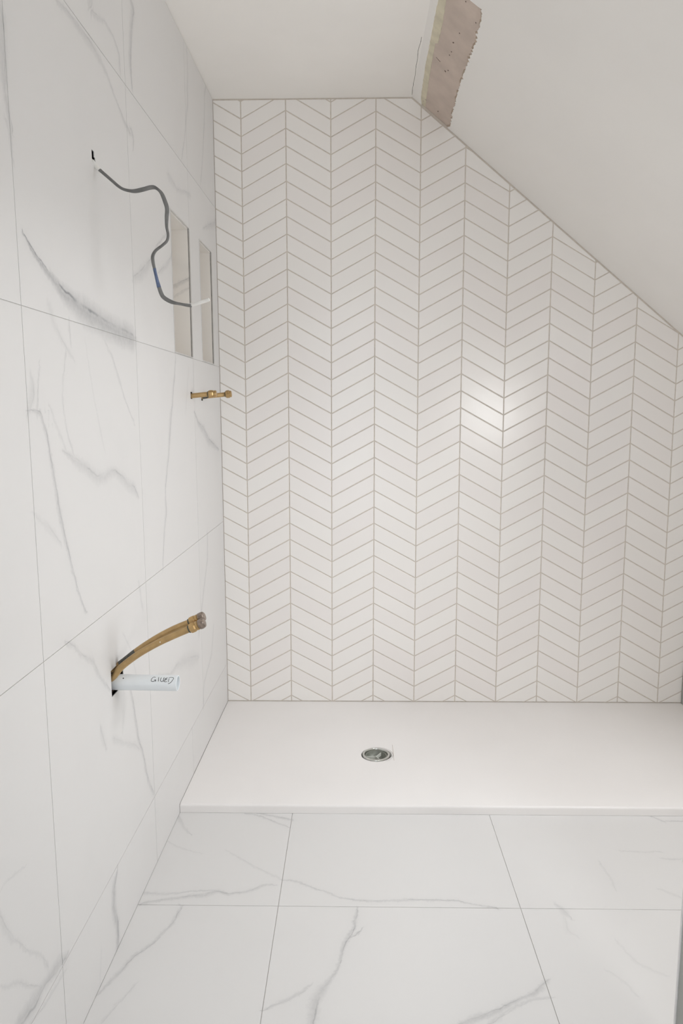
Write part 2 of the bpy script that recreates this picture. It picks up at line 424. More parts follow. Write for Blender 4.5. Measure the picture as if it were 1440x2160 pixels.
# ------------------------------------------------------------------ measured outlines (metres)
# veins printed on the large tiles: (strength, [(along the wall, height or depth, half width), ...])
WALL_VEINS = [
    (0.8, [(-1.6158,1.5201,0.0019), (-1.5759,1.4942,0.004), (-1.5224,1.4725,0.007), (-1.4741,1.4513,0.0133), (-1.3977,1.4335,0.0208), (-1.3493,1.4271,0.0234), (-1.2415,1.4149,0.0222), (-1.0701,1.4054,0.0235)]),
    (0.35, [(-1.4278,1.9753,0.005), (-1.3804,1.981,0.0061), (-1.3349,1.9828,0.0082), (-1.2613,1.9813,0.0097), (-1.2029,1.9749,0.0081), (-1.1643,1.9633,0.0052), (-1.1254,1.9383,0.0043), (-1.0586,1.905,0.0056), (-1.0253,1.8961,0.0069)]),
    (0.3, [(-1.2436,2.0732,0.01), (-1.2563,2.0558,0.0079), (-1.2469,2.049,0.005), (-1.1615,2.0705,0.0043), (-1.1145,2.0643,0.0044), (-1.0795,2.0438,0.0056), (-1.0774,2.0112,0.0045)]),
    (0.5, [(-0.9716,2.2155,0.01), (-0.955,2.205,0.0127), (-0.977,2.1494,0.0099), (-0.9937,2.0778,0.0097), (-0.9919,2.0123,0.0048)]),
    (0.3, [(-0.3953,2.3923,0.0037), (-0.3941,2.3087,0.0054), (-0.408,2.2037,0.0071), (-0.4689,2.0679,0.0034), (-0.5059,2.0134,0.0033)]),
    (0.35, [(-0.1009,2.4135,0.0064), (-0.1414,2.3413,0.0042), (-0.1626,2.2387,0.0061), (-0.2016,2.1149,0.0039), (-0.2443,2.0153,0.0038)]),
    (0.4, [(-1.6473,1.8417,0.0118), (-1.6521,1.7847,0.0129), (-1.6518,1.7435,0.0089), (-1.6473,1.7104,0.0045), (-1.6406,1.6919,0.0051), (-1.6361,1.6793,0.0032)]),
    (0.25, [(-1.6484,1.6805,0.0051), (-1.641,1.6668,0.0051), (-1.6401,1.6277,0.0019)]),
    (0.35, [(-1.0099,1.9049,0.007), (-0.9936,1.8924,0.0059), (-1.0002,1.8703,0.0035)]),
    (0.25, [(-0.6729,1.9058,0.0118), (-0.5846,1.8925,0.0078), (-0.4896,1.9132,0.0066), (-0.4135,1.9249,0.0104)]),
    (0.35, [(-1.032,1.553,0.0111), (-0.9633,1.5804,0.014), (-0.8831,1.6257,0.01), (-0.8237,1.6751,0.0052), (-0.7216,1.7301,0.0028)]),
    (0.3, [(-0.8097,1.609,0.0052), (-0.7333,1.6428,0.0069), (-0.6666,1.6828,0.0058), (-0.5919,1.7121,0.0046)]),
    (0.35, [(-0.2269,1.867,0.0038), (-0.1292,1.899,0.0101), (-0.015,1.9357,0.0129), (0.0375,1.9959,0.0066)]),
    (0.2, [(-1.5304,1.4132,0.0097), (-1.5147,1.3817,0.0071), (-1.4867,1.3589,0.0058), (-1.4566,1.3396,0.006), (-1.4375,1.3302,0.0031)]),
    (0.3, [(-1.4487,1.3981,0.003), (-1.447,1.3609,0.0023)]),
    (0.3, [(-1.5866,1.309,0.0013), (-1.5966,1.276,0.0019), (-1.6069,1.227,0.0032)]),
    (0.28, [(-1.6207,1.283,0.0063), (-1.6205,1.2591,0.0139), (-1.6386,1.2286,0.0062)]),
    (0.45, [(-1.6384,1.2302,0.0025), (-1.5941,1.227,0.0052), (-1.5752,1.1851,0.0047), (-1.5626,1.1333,0.0054), (-1.5506,1.0888,0.0055), (-1.5408,1.039,0.0084), (-1.5253,0.996,0.0058), (-1.5003,0.9357,0.0045), (-1.4796,0.8835,0.0031), (-1.4437,0.825,0.0032)]),
    (0.25, [(-1.4716,1.3428,0.0022), (-1.4898,1.2888,0.0029), (-1.497,1.2358,0.0022), (-1.4825,1.1819,0.0029), (-1.4605,1.1444,0.0045)]),
    (0.36, [(-1.5042,1.1515,0.0036), (-1.4391,1.129,0.0093), (-1.3427,1.0869,0.0119), (-1.2396,1.0935,0.0094), (-1.172,1.0654,0.0119), (-1.1015,1.0374,0.0127), (-1.0775,1.0205,0.0043)]),
    (0.26, [(-1.2789,1.3937,0.0027), (-1.2199,1.3531,0.0047), (-1.1797,1.3025,0.0049), (-1.1457,1.2599,0.003), (-1.0831,1.201,0.0021)]),
    (0.13, [(-1.3697,1.3701,0.0025), (-1.3531,1.3045,0.0025), (-1.3346,1.2465,0.0025), (-1.314,1.1965,0.0026), (-1.2927,1.1446,0.0018)]),
    (0.2, [(-1.5547,1.2354,0.002), (-1.5291,1.2009,0.0035), (-1.4934,1.1508,0.0036)]),
    (0.18, [(-1.6449,1.054,0.0025), (-1.5931,1.0251,0.008), (-1.5479,0.9865,0.0056)]),
    (0.42, [(-0.6629,1.3886,0.0029), (-0.6878,1.3243,0.0057), (-0.7186,1.2539,0.0056), (-0.754,1.185,0.0109), (-0.7803,1.1035,0.0067), (-0.8277,1.0117,0.0052), (-0.8269,0.9433,0.0079), (-0.8618,0.8667,0.0052), (-0.881,0.7955,0.0039)]),
    (0.16, [(-0.5075,1.3624,0.0032), (-0.5364,1.2861,0.0047), (-0.5629,1.2259,0.0031)]),
    (0.45, [(-0.4405,1.2258,0.0033), (-0.3899,1.1887,0.0086), (-0.3195,1.1677,0.0144), (-0.2318,1.1225,0.0151), (-0.0645,1.0826,0.0062)]),
    (0.32, [(-1.5421,0.7925,0.0037), (-1.511,0.7726,0.0054), (-1.468,0.7381,0.0032), (-1.4205,0.7111,0.0068), (-1.3858,0.6668,0.0053), (-1.3214,0.6033,0.0029)]),
    (0.25, [(-1.0966,0.7938,0.0055), (-1.0859,0.7578,0.0045), (-1.0774,0.733,0.0056)]),
    (0.25, [(-1.3963,0.5481,0.0072), (-1.3837,0.515,0.0083), (-1.3743,0.4994,0.0056)]),
    (0.2, [(-1.3215,0.4883,0.0078), (-1.2456,0.4446,0.0042), (-1.1859,0.4106,0.0067), (-1.1554,0.3856,0.0046)]),
    (0.42, [(-1.1978,0.5651,0.0053), (-1.1746,0.4945,0.0055), (-1.1558,0.411,0.0068), (-1.124,0.3571,0.0059), (-1.098,0.2781,0.0061), (-1.0557,0.2118,0.0051)]),
    (0.16, [(-1.2581,0.6008,0.006), (-1.2419,0.5474,0.0165), (-1.2636,0.4864,0.0041)]),
    (0.15, [(-1.2273,0.7056,0.003), (-1.1821,0.6553,0.0032), (-1.1403,0.5546,0.0033)]),
    (0.28, [(-0.9798,0.512,0.0025), (-0.8402,0.4631,0.0042), (-0.7753,0.464,0.0102), (-0.685,0.4465,0.0186), (-0.5818,0.4143,0.0232), (-0.5025,0.3927,0.0139)]),
    (0.35, [(-0.2996,0.7911,0.0056), (-0.312,0.6973,0.0075), (-0.3784,0.608,0.0054), (-0.4329,0.5367,0.0089), (-0.4786,0.4657,0.0052)]),
    (0.26, [(-0.24,0.4264,0.006), (-0.2867,0.3309,0.0079), (-0.4227,0.2732,0.0056), (-0.4482,0.1955,0.0074)]),
    (0.6, [(-1.3441,0.1809,0.0042), (-1.3661,0.1586,0.0126), (-1.3747,0.1178,0.0127), (-1.3576,0.0572,0.0099), (-1.3633,-0.0082,0.009)]),
    (0.12, [(-1.4578,0.0733,0.003), (-1.4784,-0.0168,0.0031)]),
    (0.24, [(-1.8411,0.4467,0.005), (-1.8304,0.4162,0.0077), (-1.8048,0.3765,0.0033), (-1.7621,0.3243,0.0029), (-1.715,0.2715,0.0038), (-1.7001,0.2402,0.0047)]),
    (0.5, [(-1.6271,0.2,0.0068), (-1.6641,0.2095,0.0115), (-1.7218,0.2215,0.0078), (-1.7499,0.219,0.0167), (-1.7925,0.2268,0.0145), (-1.8165,0.232,0.0114)]),
    (0.25, [(-1.8496,0.3306,0.0033), (-1.7998,0.2949,0.0042), (-1.7703,0.2644,0.0029), (-1.7254,0.2229,0.0023)]),
    (0.2, [(-1.6349,0.1746,0.0026), (-1.7082,0.181,0.0032), (-1.7795,0.1966,0.0037)]),
    (0.14, [(-1.8281,0.4881,0.0019), (-1.7902,0.4836,0.0026), (-1.7587,0.4745,0.002)]),
]
FLOOR_VEINS = [
    (0.4, [(0.1971,-0.7995,0.0021), (0.2431,-0.8145,0.003), (0.2823,-0.8396,0.002), (0.3309,-0.8689,0.002)]),
    (0.4, [(0.2337,-0.799,0.0031), (0.2866,-0.8139,0.0041), (0.3347,-0.8313,0.004)]),
    (0.4, [(-0.0012,-1.2118,0.0048), (0.0392,-1.1972,0.004), (0.0853,-1.1876,0.004), (0.1439,-1.1777,0.0072), (0.1776,-1.1627,0.0057), (0.2031,-1.1678,0.0024)]),
    (0.3, [(-0.0047,-1.1707,0.0057), (0.0457,-1.1755,0.0033), (0.1041,-1.1637,0.0024), (0.1643,-1.1573,0.0024), (0.2013,-1.1715,0.0032)]),
    (0.32, [(0.204,-1.1733,0.0032), (0.2631,-1.1596,0.0056), (0.2967,-1.133,0.0049), (0.3178,-1.1327,0.0025)]),
    (0.25, [(-0.0126,-0.8127,0.0042), (0.0241,-0.8754,0.004), (0.0493,-0.9114,0.0019)]),
    (0.14, [(-0.0072,-0.9472,0.0019), (0.042,-0.9804,0.0028), (0.1005,-1.0016,0.0018)]),
    (0.18, [(0.1718,-0.9897,0.0018), (0.2622,-1.0626,0.0026), (0.3312,-1.1056,0.0025)]),
    (0.38, [(0.3397,-1.1152,0.0025), (0.37,-1.1167,0.0025), (0.4217,-1.1444,0.0016), (0.4903,-1.1802,0.0024), (0.5265,-1.1904,0.0031), (0.5925,-1.193,0.0023), (0.6649,-1.1867,0.0039), (0.7846,-1.1885,0.0031), (0.8418,-1.2036,0.0016), (0.8814,-1.2134,0.0023)]),
    (0.35, [(0.7891,-0.7917,0.0021), (0.8402,-0.791,0.0041), (0.8763,-0.7932,0.0021)]),
    (0.4, [(1.4057,-0.7731,0.0022), (1.4428,-0.8065,0.0022), (1.4583,-0.8241,0.0032)]),
    (0.35, [(1.4712,-0.8239,0.0022), (1.5272,-0.8257,0.0022)]),
    (0.16, [(1.2024,-1.0292,0.0027), (1.207,-1.0896,0.0026), (1.2037,-1.1374,0.0034)]),
    (0.2, [(1.2806,-0.9747,0.0019), (1.3313,-0.9806,0.0029), (1.388,-0.9776,0.0019)]),
    (0.22, [(1.3848,-1.0099,0.0029), (1.4296,-1.0114,0.0029)]),
    (0.18, [(1.3236,-1.1394,0.0035), (1.3558,-1.1627,0.0043)]),
    (0.36, [(0.0965,-1.2192,0.0031), (0.089,-1.2747,0.0038), (0.0658,-1.3379,0.0036), (0.026,-1.3899,0.0042), (0.0094,-1.4385,0.0054), (-0.0112,-1.4932,0.0026)]),
    (0.16, [(0.056,-1.4706,0.0032), (0.0364,-1.5207,0.0031), (0.018,-1.5677,0.0024)]),
    (0.45, [(0.5348,-1.2268,0.0038), (0.5278,-1.2926,0.0043), (0.5046,-1.3392,0.0049), (0.4949,-1.4042,0.0033), (0.48,-1.4384,0.0038), (0.4606,-1.4712,0.0087), (0.447,-1.5026,0.0109), (0.4409,-1.5672,0.0081)]),
    (0.4, [(0.5459,-1.2955,0.0029), (0.5233,-1.3192,0.0021)]),
    (0.34, [(0.4307,-1.4652,0.0031), (0.4177,-1.4844,0.0037), (0.3821,-1.5036,0.0043), (0.3429,-1.5258,0.0024)]),
    (0.45, [(0.737,-1.5628,0.0046), (0.7732,-1.5453,0.0071), (0.8043,-1.5332,0.0072), (0.8311,-1.5211,0.0061), (0.8595,-1.5027,0.0043), (0.8872,-1.4901,0.0031), (0.9153,-1.4772,0.0057), (0.9453,-1.4474,0.0052)]),
    (0.3, [(0.9422,-1.4893,0.0025), (0.9013,-1.4935,0.0038), (0.873,-1.5085,0.0049), (0.8335,-1.5328,0.0048), (0.8001,-1.5563,0.0035)]),
    (0.28, [(1.0365,-1.206,0.0064), (1.0478,-1.2281,0.0078), (1.058,-1.2447,0.0031)]),
    (0.1, [(1.0429,-1.2449,0.0046), (1.0345,-1.2934,0.0075), (1.0522,-1.3086,0.003)]),
    (0.12, [(1.1416,-1.3226,0.0022), (1.1605,-1.3877,0.0042), (1.1916,-1.4147,0.0035), (1.2106,-1.4238,0.0028)]),
    (0.12, [(1.0922,-1.4161,0.0027), (1.1164,-1.4488,0.0034), (1.1246,-1.4804,0.0026)]),
]
CABLE = [ (-0.0196,-1.272,1.7484), (-0.0178,-1.272,1.7446), (-0.0121,-1.272,1.737), (-0.0035,-1.272,1.7294), (0.0186,-1.272,1.7104), (0.0331,-1.272,1.698), (0.0448,-1.272,1.6912), (0.0607,-1.272,1.6873), (0.0728,-1.272,1.6872), (0.0879,-1.272,1.69), (0.1031,-1.272,1.6936), (0.1131,-1.272,1.6926), (0.1237,-1.272,1.6831), (0.1302,-1.272,1.6669), (0.1337,-1.272,1.6526), (0.132,-1.272,1.6354), (0.1313,-1.272,1.6162), (0.1338,-1.272,1.5998), (0.1313,-1.272,1.5873), (0.1218,-1.272,1.5777), (0.1082,-1.272,1.5672), (0.1017,-1.272,1.5565), (0.1013,-1.272,1.5449), (0.1046,-1.272,1.5253), (0.1097,-1.272,1.4999), (0.1151,-1.272,1.4802), (0.1209,-1.272,1.4703), (0.1369,-1.272,1.4613), (0.1552,-1.272,1.4573), (0.1755,-1.272,1.4542), (0.192,-1.272,1.4571), (0.2136,-1.272,1.4629) ]
PIPE_A = [ (-0.0230,-1.3075,0.6290), (0.0036,-1.3075,0.6574), (0.0416,-1.3075,0.6865), (0.0856,-1.3075,0.7122), (0.1227,-1.3075,0.73), (0.1629,-1.3075,0.7477), (0.1943,-1.3075,0.7621), (0.2104,-1.3075,0.7687) ]
PIPE_B = [ (-0.0300,-1.277,0.6410), (-0.0090,-1.278,0.6535), (0.0344,-1.278,0.6872), (0.077,-1.278,0.7154), (0.1169,-1.278,0.7368), (0.1566,-1.278,0.7537), (0.1873,-1.278,0.7682), (0.2048,-1.278,0.776) ]
WASTE = [ (-0.0257,-1.285,0.6147), (0.1252,-1.285,0.6119) ]
UP1 = [ (-0.0071,-0.4764,1.2799), (0.0305,-0.4764,1.2806), (0.0525,-0.4764,1.2828), (0.0713,-0.4764,1.2851), (0.0807,-0.4764,1.2843) ]
UP2 = [ (-0.004,-0.3204,1.28), (0.0511,-0.3204,1.2847), (0.0779,-0.3204,1.2879), (0.0946,-0.3204,1.2904), (0.1013,-0.3204,1.2912) ]
PATCH_L = [ (0.778,-0.002,2.3548), (0.7711,-0.0569,2.3605), (0.7647,-0.2631,2.3657), (0.7645,-0.3437,2.3659), (0.7644,-0.4191,2.366), (0.7629,-0.5412,2.3672), (0.7627,-0.6643,2.3674), (0.7593,-0.7482,2.3702) ]
PATCH_M = [ (0.7912,-0.0125,2.3439), (0.7879,-0.063,2.3466), (0.783,-0.2113,2.3507), (0.7805,-0.325,2.3527), (0.7782,-0.4431,2.3546), (0.7856,-0.456,2.3485), (0.7857,-0.5526,2.3484), (0.7806,-0.6922,2.3526), (0.7776,-0.7754,2.3551) ]
PATCH_R = [ (0.8779,-0.0164,2.2724), (0.8833,-0.0286,2.2679), (0.882,-0.0519,2.269), (0.8763,-0.1805,2.2737), (0.8759,-0.2411,2.274), (0.8735,-0.2804,2.276), (0.8723,-0.4047,2.277), (0.8732,-0.4478,2.2763), (0.8749,-0.5118,2.2749), (0.8749,-0.5468,2.2748), (0.8765,-0.6215,2.2735), (0.8742,-0.6747,2.2754), (0.875,-0.7084,2.2748), (0.8718,-0.7627,2.2774), (0.8676,-0.7788,2.2809), (0.8541,-0.7755,2.292), (0.8327,-0.7732,2.3096), (0.7958,-0.7816,2.3401) ]
SCREWS = [ (0.8267,-0.7459,2.3146), (0.8323,-0.5937,2.31), (0.8237,-0.5246,2.3171), (0.825,-0.4725,2.316), (0.8224,-0.4472,2.3181), (0.8225,-0.3406,2.3181), (0.8294,-0.3599,2.3124), (0.833,-0.0497,2.3094), (0.862,-0.6991,2.2855), (0.7805,-0.0317,2.3527), (0.7868,-0.0567,2.3475) ]
SCRATCH = [ (0.789,-0.375,2.3457), (0.8034,-0.3698,2.3338) ]
CRACK = [ (0.7419,-0.0198,2.384), (0.74,-0.0972,2.384), (0.7406,-0.1702,2.384), (0.7385,-0.2325,2.384), (0.7385,-0.2885,2.384), (0.736,-0.3513,2.384), (0.7386,-0.3903,2.384), (0.7393,-0.4309,2.384) ]

# ================================================================== STRUCTURE
ZC = SZ0                     # flat ceiling height
TH = 0.0276                  # tray height
YT = -0.7975                 # tray front
TOE = 0.01305                # the left wall runs 0.75 degrees out of square
TT = 0.009                   # tile thickness

# ---- back wall with the chevron tiles
wall_back = structure(box('wall_back', -0.16, XR + 0.16, 0.0013, 0.12, -0.12, 2.62, M['grout']))
def zv(l, k):
    m = (k - 17) / 17.0; n = (l - 6) / 5.0
    return (2.35942 - k * 0.065733 - (0.09301 if l % 2 else 0) - 0.01607 * m * m + 0.01316 * m ** 3
            - 0.00935 * n + 0.00927 * n * m - 0.00407 * n * n)
def xv(l, k):
    m = (k - 17) / 17.0; n = (l - 6) / 5.0
    return 0.10233 + 0.168978 * (l - 1) - 0.00597 * n * n - 0.00423 * n ** 3 + 0.0036 * n * m
G = 0.0019                    # half joint
tiles = []
for l in range(0, 12):
    for k in range(-5, 37):
        A = (xv(l, k), zv(l, k)); B = (xv(l + 1, k), zv(l + 1, k))
        C = (xv(l + 1, k + 1), zv(l + 1, k + 1)); D = (xv(l, k + 1), zv(l, k + 1))
        poly = inset([D, C, B, A], G)
        if len(poly) < 3: continue
        c0 = 0.5 * (poly[0][0] + poly[2][0]), 0.5 * (poly[0][1] + poly[2][1])
        poly = clip(poly, -1, 0, -0.0016)
        if poly: poly = clip(poly, 1, 0, XR - 0.003)
        if poly: poly = clip(poly, 0, -1, -(TH + 0.0030))
        if poly: poly = clip(poly, 0, 1, ZC - 0.0045)
        if poly: poly = clip(poly, SN, CS, SN * SX0 + CS * SZ0 - 0.0055)
        if len(poly) < 3: continue
        q = []
        for p_ in poly:
            if not q or math.hypot(p_[0] - q[-1][0], p_[1] - q[-1][1]) > 4e-4: q.append(p_)
        if len(q) > 2 and math.hypot(q[0][0] - q[-1][0], q[0][1] - q[-1][1]) < 4e-4: q.pop()
        if len(q) < 3: continue
        ar = parea(q)
        if ar < 3e-5: continue
        tiles.append((ar, q))
# the 300 that show largest are parts of their own, the cut pieces and the rest are one joined part
def visible_weight(t):
    ar, q = t
    cx_ = sum(p_[0] for p_ in q) / len(q); cz_ = sum(p_[1] for p_ in q) / len(q)
    zr = 2.85 + (1.227 - cz_) * 0.14
    infr = 1.0 if cx_ < 1.80 else 0.3
    return ar * infr / zr ** 3
tiles.sort(key=visible_weight, reverse=True)
def back_fn(tx, tz, cx_, cz_, off):
    return lambda x, z, d: Vector((x, d + off + (0 if d > 0.001 else tx * (x - cx_) + tz * (z - cz_)), z))
LEV = [(0.0, 0.0022), (0.0, 0.0008), (0.0005, 0.0002), (0.0013, 0.0)]
bm_rest = bmesh.new()
for i, (ar, q) in enumerate(tiles):
    cx_ = sum(p_[0] for p_ in q) / len(q); cz_ = sum(p_[1] for p_ in q) / len(q)
    fn = back_fn(random.gauss(0, 0.0016), random.gauss(0, 0.0022), cx_, cz_, -0.0004 + random.uniform(-.00015, .00015))
    if i < 300:
        bm = bmesh.new(); add_poly_prism(bm, q, LEV, fn)
        from_bm('chevron_tile', bm, M['ceramic'], wall_back, recalc=True)
    else:
        add_poly_prism(bm_rest, q, LEV, fn)
rest = from_bm('chevron_tiles', bm_rest, M['ceramic'], wall_back); rest['kind'] = 'stuff'

# ---- left wall: perforated backing, niches, marble tiles
def left_fn(y, z, d): return Vector((TOE * y - d, y, z))
N1 = (-0.672, -0.4385, 1.4035, 1.8160)
N2 = (-0.300, -0.098, 1.4035, 1.8160)
CH = [(-1.2840, -1.2700, 1.744, 1.768), (-1.2700, -1.2645, 1.744, 1.757)]
PH = (-1.3205, -1.240, 0.5905, 0.6520)
UH1 = (-0.4885, -0.4640, 1.2700, 1.2925)
UH2 = (-0.3325, -0.3085, 1.2665, 1.2940)
holes_all = [N1, N2, PH, UH1, UH2] + CH
wall_left = slab('wall_left', -3.72, 0.12, -0.12, 2.62, holes_all, 0.115, lambda y, z, d: left_fn(y, z, d + 0.0012), M['grout_thin'], None, cell=0, edge_mat=M['dark_hole'])
structure(wall_left)
bm = bmesh.new()
q = [left_fn(-3.72, -0.12, 0.115), left_fn(0.12, -0.12, 0.115), left_fn(0.12, 2.62, 0.115), left_fn(-3.72, 2.62, 0.115)]
va = [bm.verts.new(p_) for p_ in q]; vb = [bm.verts.new(p_ - Vector((0.03, 0, 0))) for p_ in q]
bm.faces.new(va); bm.faces.new(vb[::-1])
for i in range(4): bm.faces.new((va[i], va[(i + 1) % 4], vb[(i + 1) % 4], vb[i]))
from_bm('dark_void_backing', bm, M['void'], wall_left)

Y1, Y2, Y3 = -1.6418, -1.0414, -0.4385
HZ = [ZC - 0.002, 1.9952, 1.4021, 0.7897, 0.1919]
GT = 0.0008
def wtile(y0, y1, z0, z1):
    hs = [h for h in holes_all if h[0] < y1 and h[1] > y0 and h[2] < z1 and h[3] > z0]
    hs = [(h[0] if h[0] > y0 + .004 else y0 - .01, h[1] if h[1] < y1 - .004 else y1 + .01, h[2] if h[2] > z0 + .004 else z0 - .01, h[3]) for h in hs]
    if z0 < 0.01:
        if y1 > YT and y0 > YT: z0 = TH + 0.001
        elif y1 > YT: hs.append((YT - 0.001, y1 + 0.01, z0 - .01, TH + 0.001))
    slab('marble_tile', y0 + GT, y1 - GT, z0 + GT, z1 - GT, hs, TT, lambda y, z, d: left_fn(y, z, d - 0.0004), M['marble_wall'], wall_left, veins=WALL_VEINS, cell=0.012)
colsY = [(Y3, -0.0010), (Y2, Y3), (Y1, Y2), (-2.2440, Y1)]
for r in range(3 + 1):
    z1, z0 = HZ[r], HZ[r + 1]
    for a, b in colsY: wtile(a, b, z0, z1)
for a, b in [(-0.6105, -0.0010), (Y2, -0.6105), (Y1, Y2), (-2.2440, Y1)]: wtile(a, b, -0.0002, HZ[4])
# niche linings and aluminium edge trims
def niche(n):
    y0, y1, z0, z1 = n; dp = 0.088; t = 0.006
    def pan(name, pts, mat=M['marble_niche_bounce'], vpts=None):
        bm = bmesh.new(); vs_ = [bm.verts.new(p_) for p_ in pts]
        for f in ((0, 1, 2, 3), (7, 6, 5, 4), (0, 4, 5, 1), (1, 5, 6, 2), (2, 6, 7, 3), (3, 7, 4, 0)): bm.faces.new([vs_[i] for i in f])
        return from_bm(name, bm, mat, wall_left)
    def cube(name, ya, yb, za, zb, da, db, mat=M['marble_niche_bounce']):
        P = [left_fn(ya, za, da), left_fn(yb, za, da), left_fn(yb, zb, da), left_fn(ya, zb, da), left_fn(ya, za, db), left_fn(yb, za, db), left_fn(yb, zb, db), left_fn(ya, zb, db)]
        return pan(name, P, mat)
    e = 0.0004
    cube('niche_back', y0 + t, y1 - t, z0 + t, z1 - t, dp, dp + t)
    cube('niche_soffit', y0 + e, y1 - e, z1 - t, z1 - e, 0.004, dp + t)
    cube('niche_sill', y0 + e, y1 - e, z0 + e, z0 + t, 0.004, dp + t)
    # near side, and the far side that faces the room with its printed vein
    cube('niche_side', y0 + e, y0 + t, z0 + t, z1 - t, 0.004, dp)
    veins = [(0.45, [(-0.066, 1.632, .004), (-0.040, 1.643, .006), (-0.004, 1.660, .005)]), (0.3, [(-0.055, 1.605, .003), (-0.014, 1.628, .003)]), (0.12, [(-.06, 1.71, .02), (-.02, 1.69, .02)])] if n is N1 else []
    slab('niche_side', -dp + 0.0, -0.004 + TOE * y1, z0 + t, z1 - t, [], t - e, lambda u, v, d: Vector((u, y1 - t + d, v)), M['marble_niche_bounce'], wall_left, veins=veins, cell=0.008)
    w_ = 0.0035; g = 0.0008
    a, b = -0.0016, 0.006
    cube('edge_trim', y0, y1, z1 - w_, z1, a, b, M['alu'])
    cube('edge_trim', y0, y1, z0, z0 + w_, a, b, M['alu'])
    cube('edge_trim', y0, y0 + w_, z0 + w_, z1 - w_, a, b, M['alu'])
    cube('edge_trim', y1 - w_, y1, z0 + w_, z1 - w_, a, b, M['alu'])
    cube('trim_joint', y1 - w_ - 0.0011, y1 - w_, z0 + w_, z1 - w_, 0.0012, 0.0060, M['trim_joint_grey'])
niche(N1); niche(N2)

# ---- floor
floor = structure(box('floor', -0.12, XR + 0.12, -3.72, 0.10, -0.12, -0.0012, M['grout_thin']))
def ftile(x0, x1, y0, y1):
    first = x0 < 0.1
    def fn(x, y, d):
        if first: x = x1 - (x1 - x) / (x1 - x0) * (x1 - (TOE * y + 0.0001))
        return Vector((x, y, -d + 0.0003))
    slab('floor_tile', x0 + GT, x1 - GT, y0 + GT, y1 - GT, [], TT, fn, M['marble_floor'], floor, veins=FLOOR_VEINS, cell=0.012)
F2 = -1.2148
for y0, y1 in ((F2, YT + 0.0006), (F2 - 0.602, F2), (F2 - 1.204, F2 - 0.602), (F2 - 1.806, F2 - 1.204), (-3.24, F2 - 1.806)):
    xl = TOE * (y0 + y1) / 2 + 0.004
    for x0, x1 in ((xl, 0.3385), (0.3385, 0.9431), (0.9431, 1.5451), (1.5451, XR - 0.003)):
        ftile(x0, x1, y0, y1)

# ---- flat ceiling, with the plaster crack beside the break line
ceiling = structure(poly_slab('ceiling', [[(-0.16, -3.72), (SX0 + 0.002, -3.72), (SX0 + 0.002, 0.0005), (-0.16, 0.0005)]], 0.0, 0.1, lambda x, y, d: Vector((x, y, ZC + d)), M['plaster']))
bm = bmesh.new()
ck = catmull([Vector(q_) for q_ in CRACK], 5)
for i, (p_, q_) in enumerate(zip(ck, ck[1:])):
    wd = 0.0006 + 0.0005 * abs(noise.noise(Vector((i * .7, 0, 0))))
    j1, j2 = 0.0012 * noise.noise(Vector((i * .9, 5, 0))), 0.0012 * noise.noise(Vector(((i + 1) * .9, 5, 0)))
    P = [(p_.x + j1 - wd, p_.y), (p_.x + j1 + wd, p_.y), (q_.x + j2 + wd, q_.y), (q_.x + j2 - wd, q_.y)]
    a = [bm.verts.new((x, y, ZC - 0.0002)) for x, y in P]; b = [bm.verts.new((x, y, ZC + 0.001)) for x, y in P]
    bm.faces.new(a); bm.faces.new(b[::-1])
    for k in range(4): bm.faces.new((a[k], a[(k + 1) % 4], b[(k + 1) % 4], b[k]))
from_bm('crack', bm, M['olive'], ceiling)

# ---- sloped ceiling: plaster skim with the bare patch left out, board behind
def to_s(p_): return (p_[0] - SX0) / CS
PL = [(to_s(q_), q_[1]) for q_ in PATCH_L]; PM = [(to_s(q_), q_[1]) for q_ in PATCH_M]; PR_ = [(to_s(q_), q_[1]) for q_ in PATCH_R]
def rag(pts, amp, per, seed):
    out = []
    for a, b in zip(pts, pts[1:]):
        L = math.hypot(b[0] - a[0], b[1] - a[1]); n = max(1, int(L / per))
        for i in range(n):
            t = i / n; x = a[0] + (b[0] - a[0]) * t; y = a[1] + (b[1] - a[1]) * t
            if i: x += amp * noise.noise(Vector((x * 90, y * 90, seed))) + amp * .5 * noise.noise(Vector((x * 300, y * 300, seed)))
            out.append((x, y))
    out.append(pts[-1]); return out
PL[0] = (PL[0][0], 0.0); PR_[0] = (PR_[0][0], 0.0); PM[0] = (PM[0][0], 0.0)
RL = rag(PL, 0.0022, 0.012, 1.0); RR = rag(PR_, 0.0085, 0.005, 2.0)
S1 = 1.55
notch = RL + [(PR_[-1][0] - 0.004, -0.80)] + RR[::-1]
outer = [(-0.004, 0.0005)] + notch + [(S1, 0.0005), (S1, -3.72), (-0.004, -3.72)]
rwl = [(RW[0], RW[2]), (RW[1], RW[2]), (RW[1], RW[3]), (RW[0], RW[3])]
slope = structure(poly_slab('ceiling_slope', [outer, rwl], 0.0, 0.0045, slope_pt, M['plaster_slope']))
slabo = [(-0.02, 0.12), (S1, 0.12), (S1, -3.72), (-0.02, -3.72)]
poly_slab('slope_board', [slabo, rwl], 0.012, 0.11, slope_pt, M['plaster_slope'], slope)
def expand(pts, ds):  # push sideways under the skim
    return [(s + ds, y) for s, y in pts]
pm_far = (PM[-1][0] + 0.004, -0.83)
poly_slab('bare_plasterboard', [[(s, y) for s, y in PM] + [pm_far, (PR_[-1][0] + 0.06, -0.83), (PR_[-1][0] + 0.14, -0.83)] + expand(PR_, 0.012)[:-3][::-1]], 0.0040, 0.010, slope_pt, M['board_pink'], slope)
poly_slab('joint_tape', [expand(PL, -0.012) + [(PL[-1][0] - 0.012, -0.83), pm_far] + rag(PM, 0.0018, 0.015, 5.0)[::-1]], 0.0034, 0.0095, slope_pt, M['board_cream'], slope)
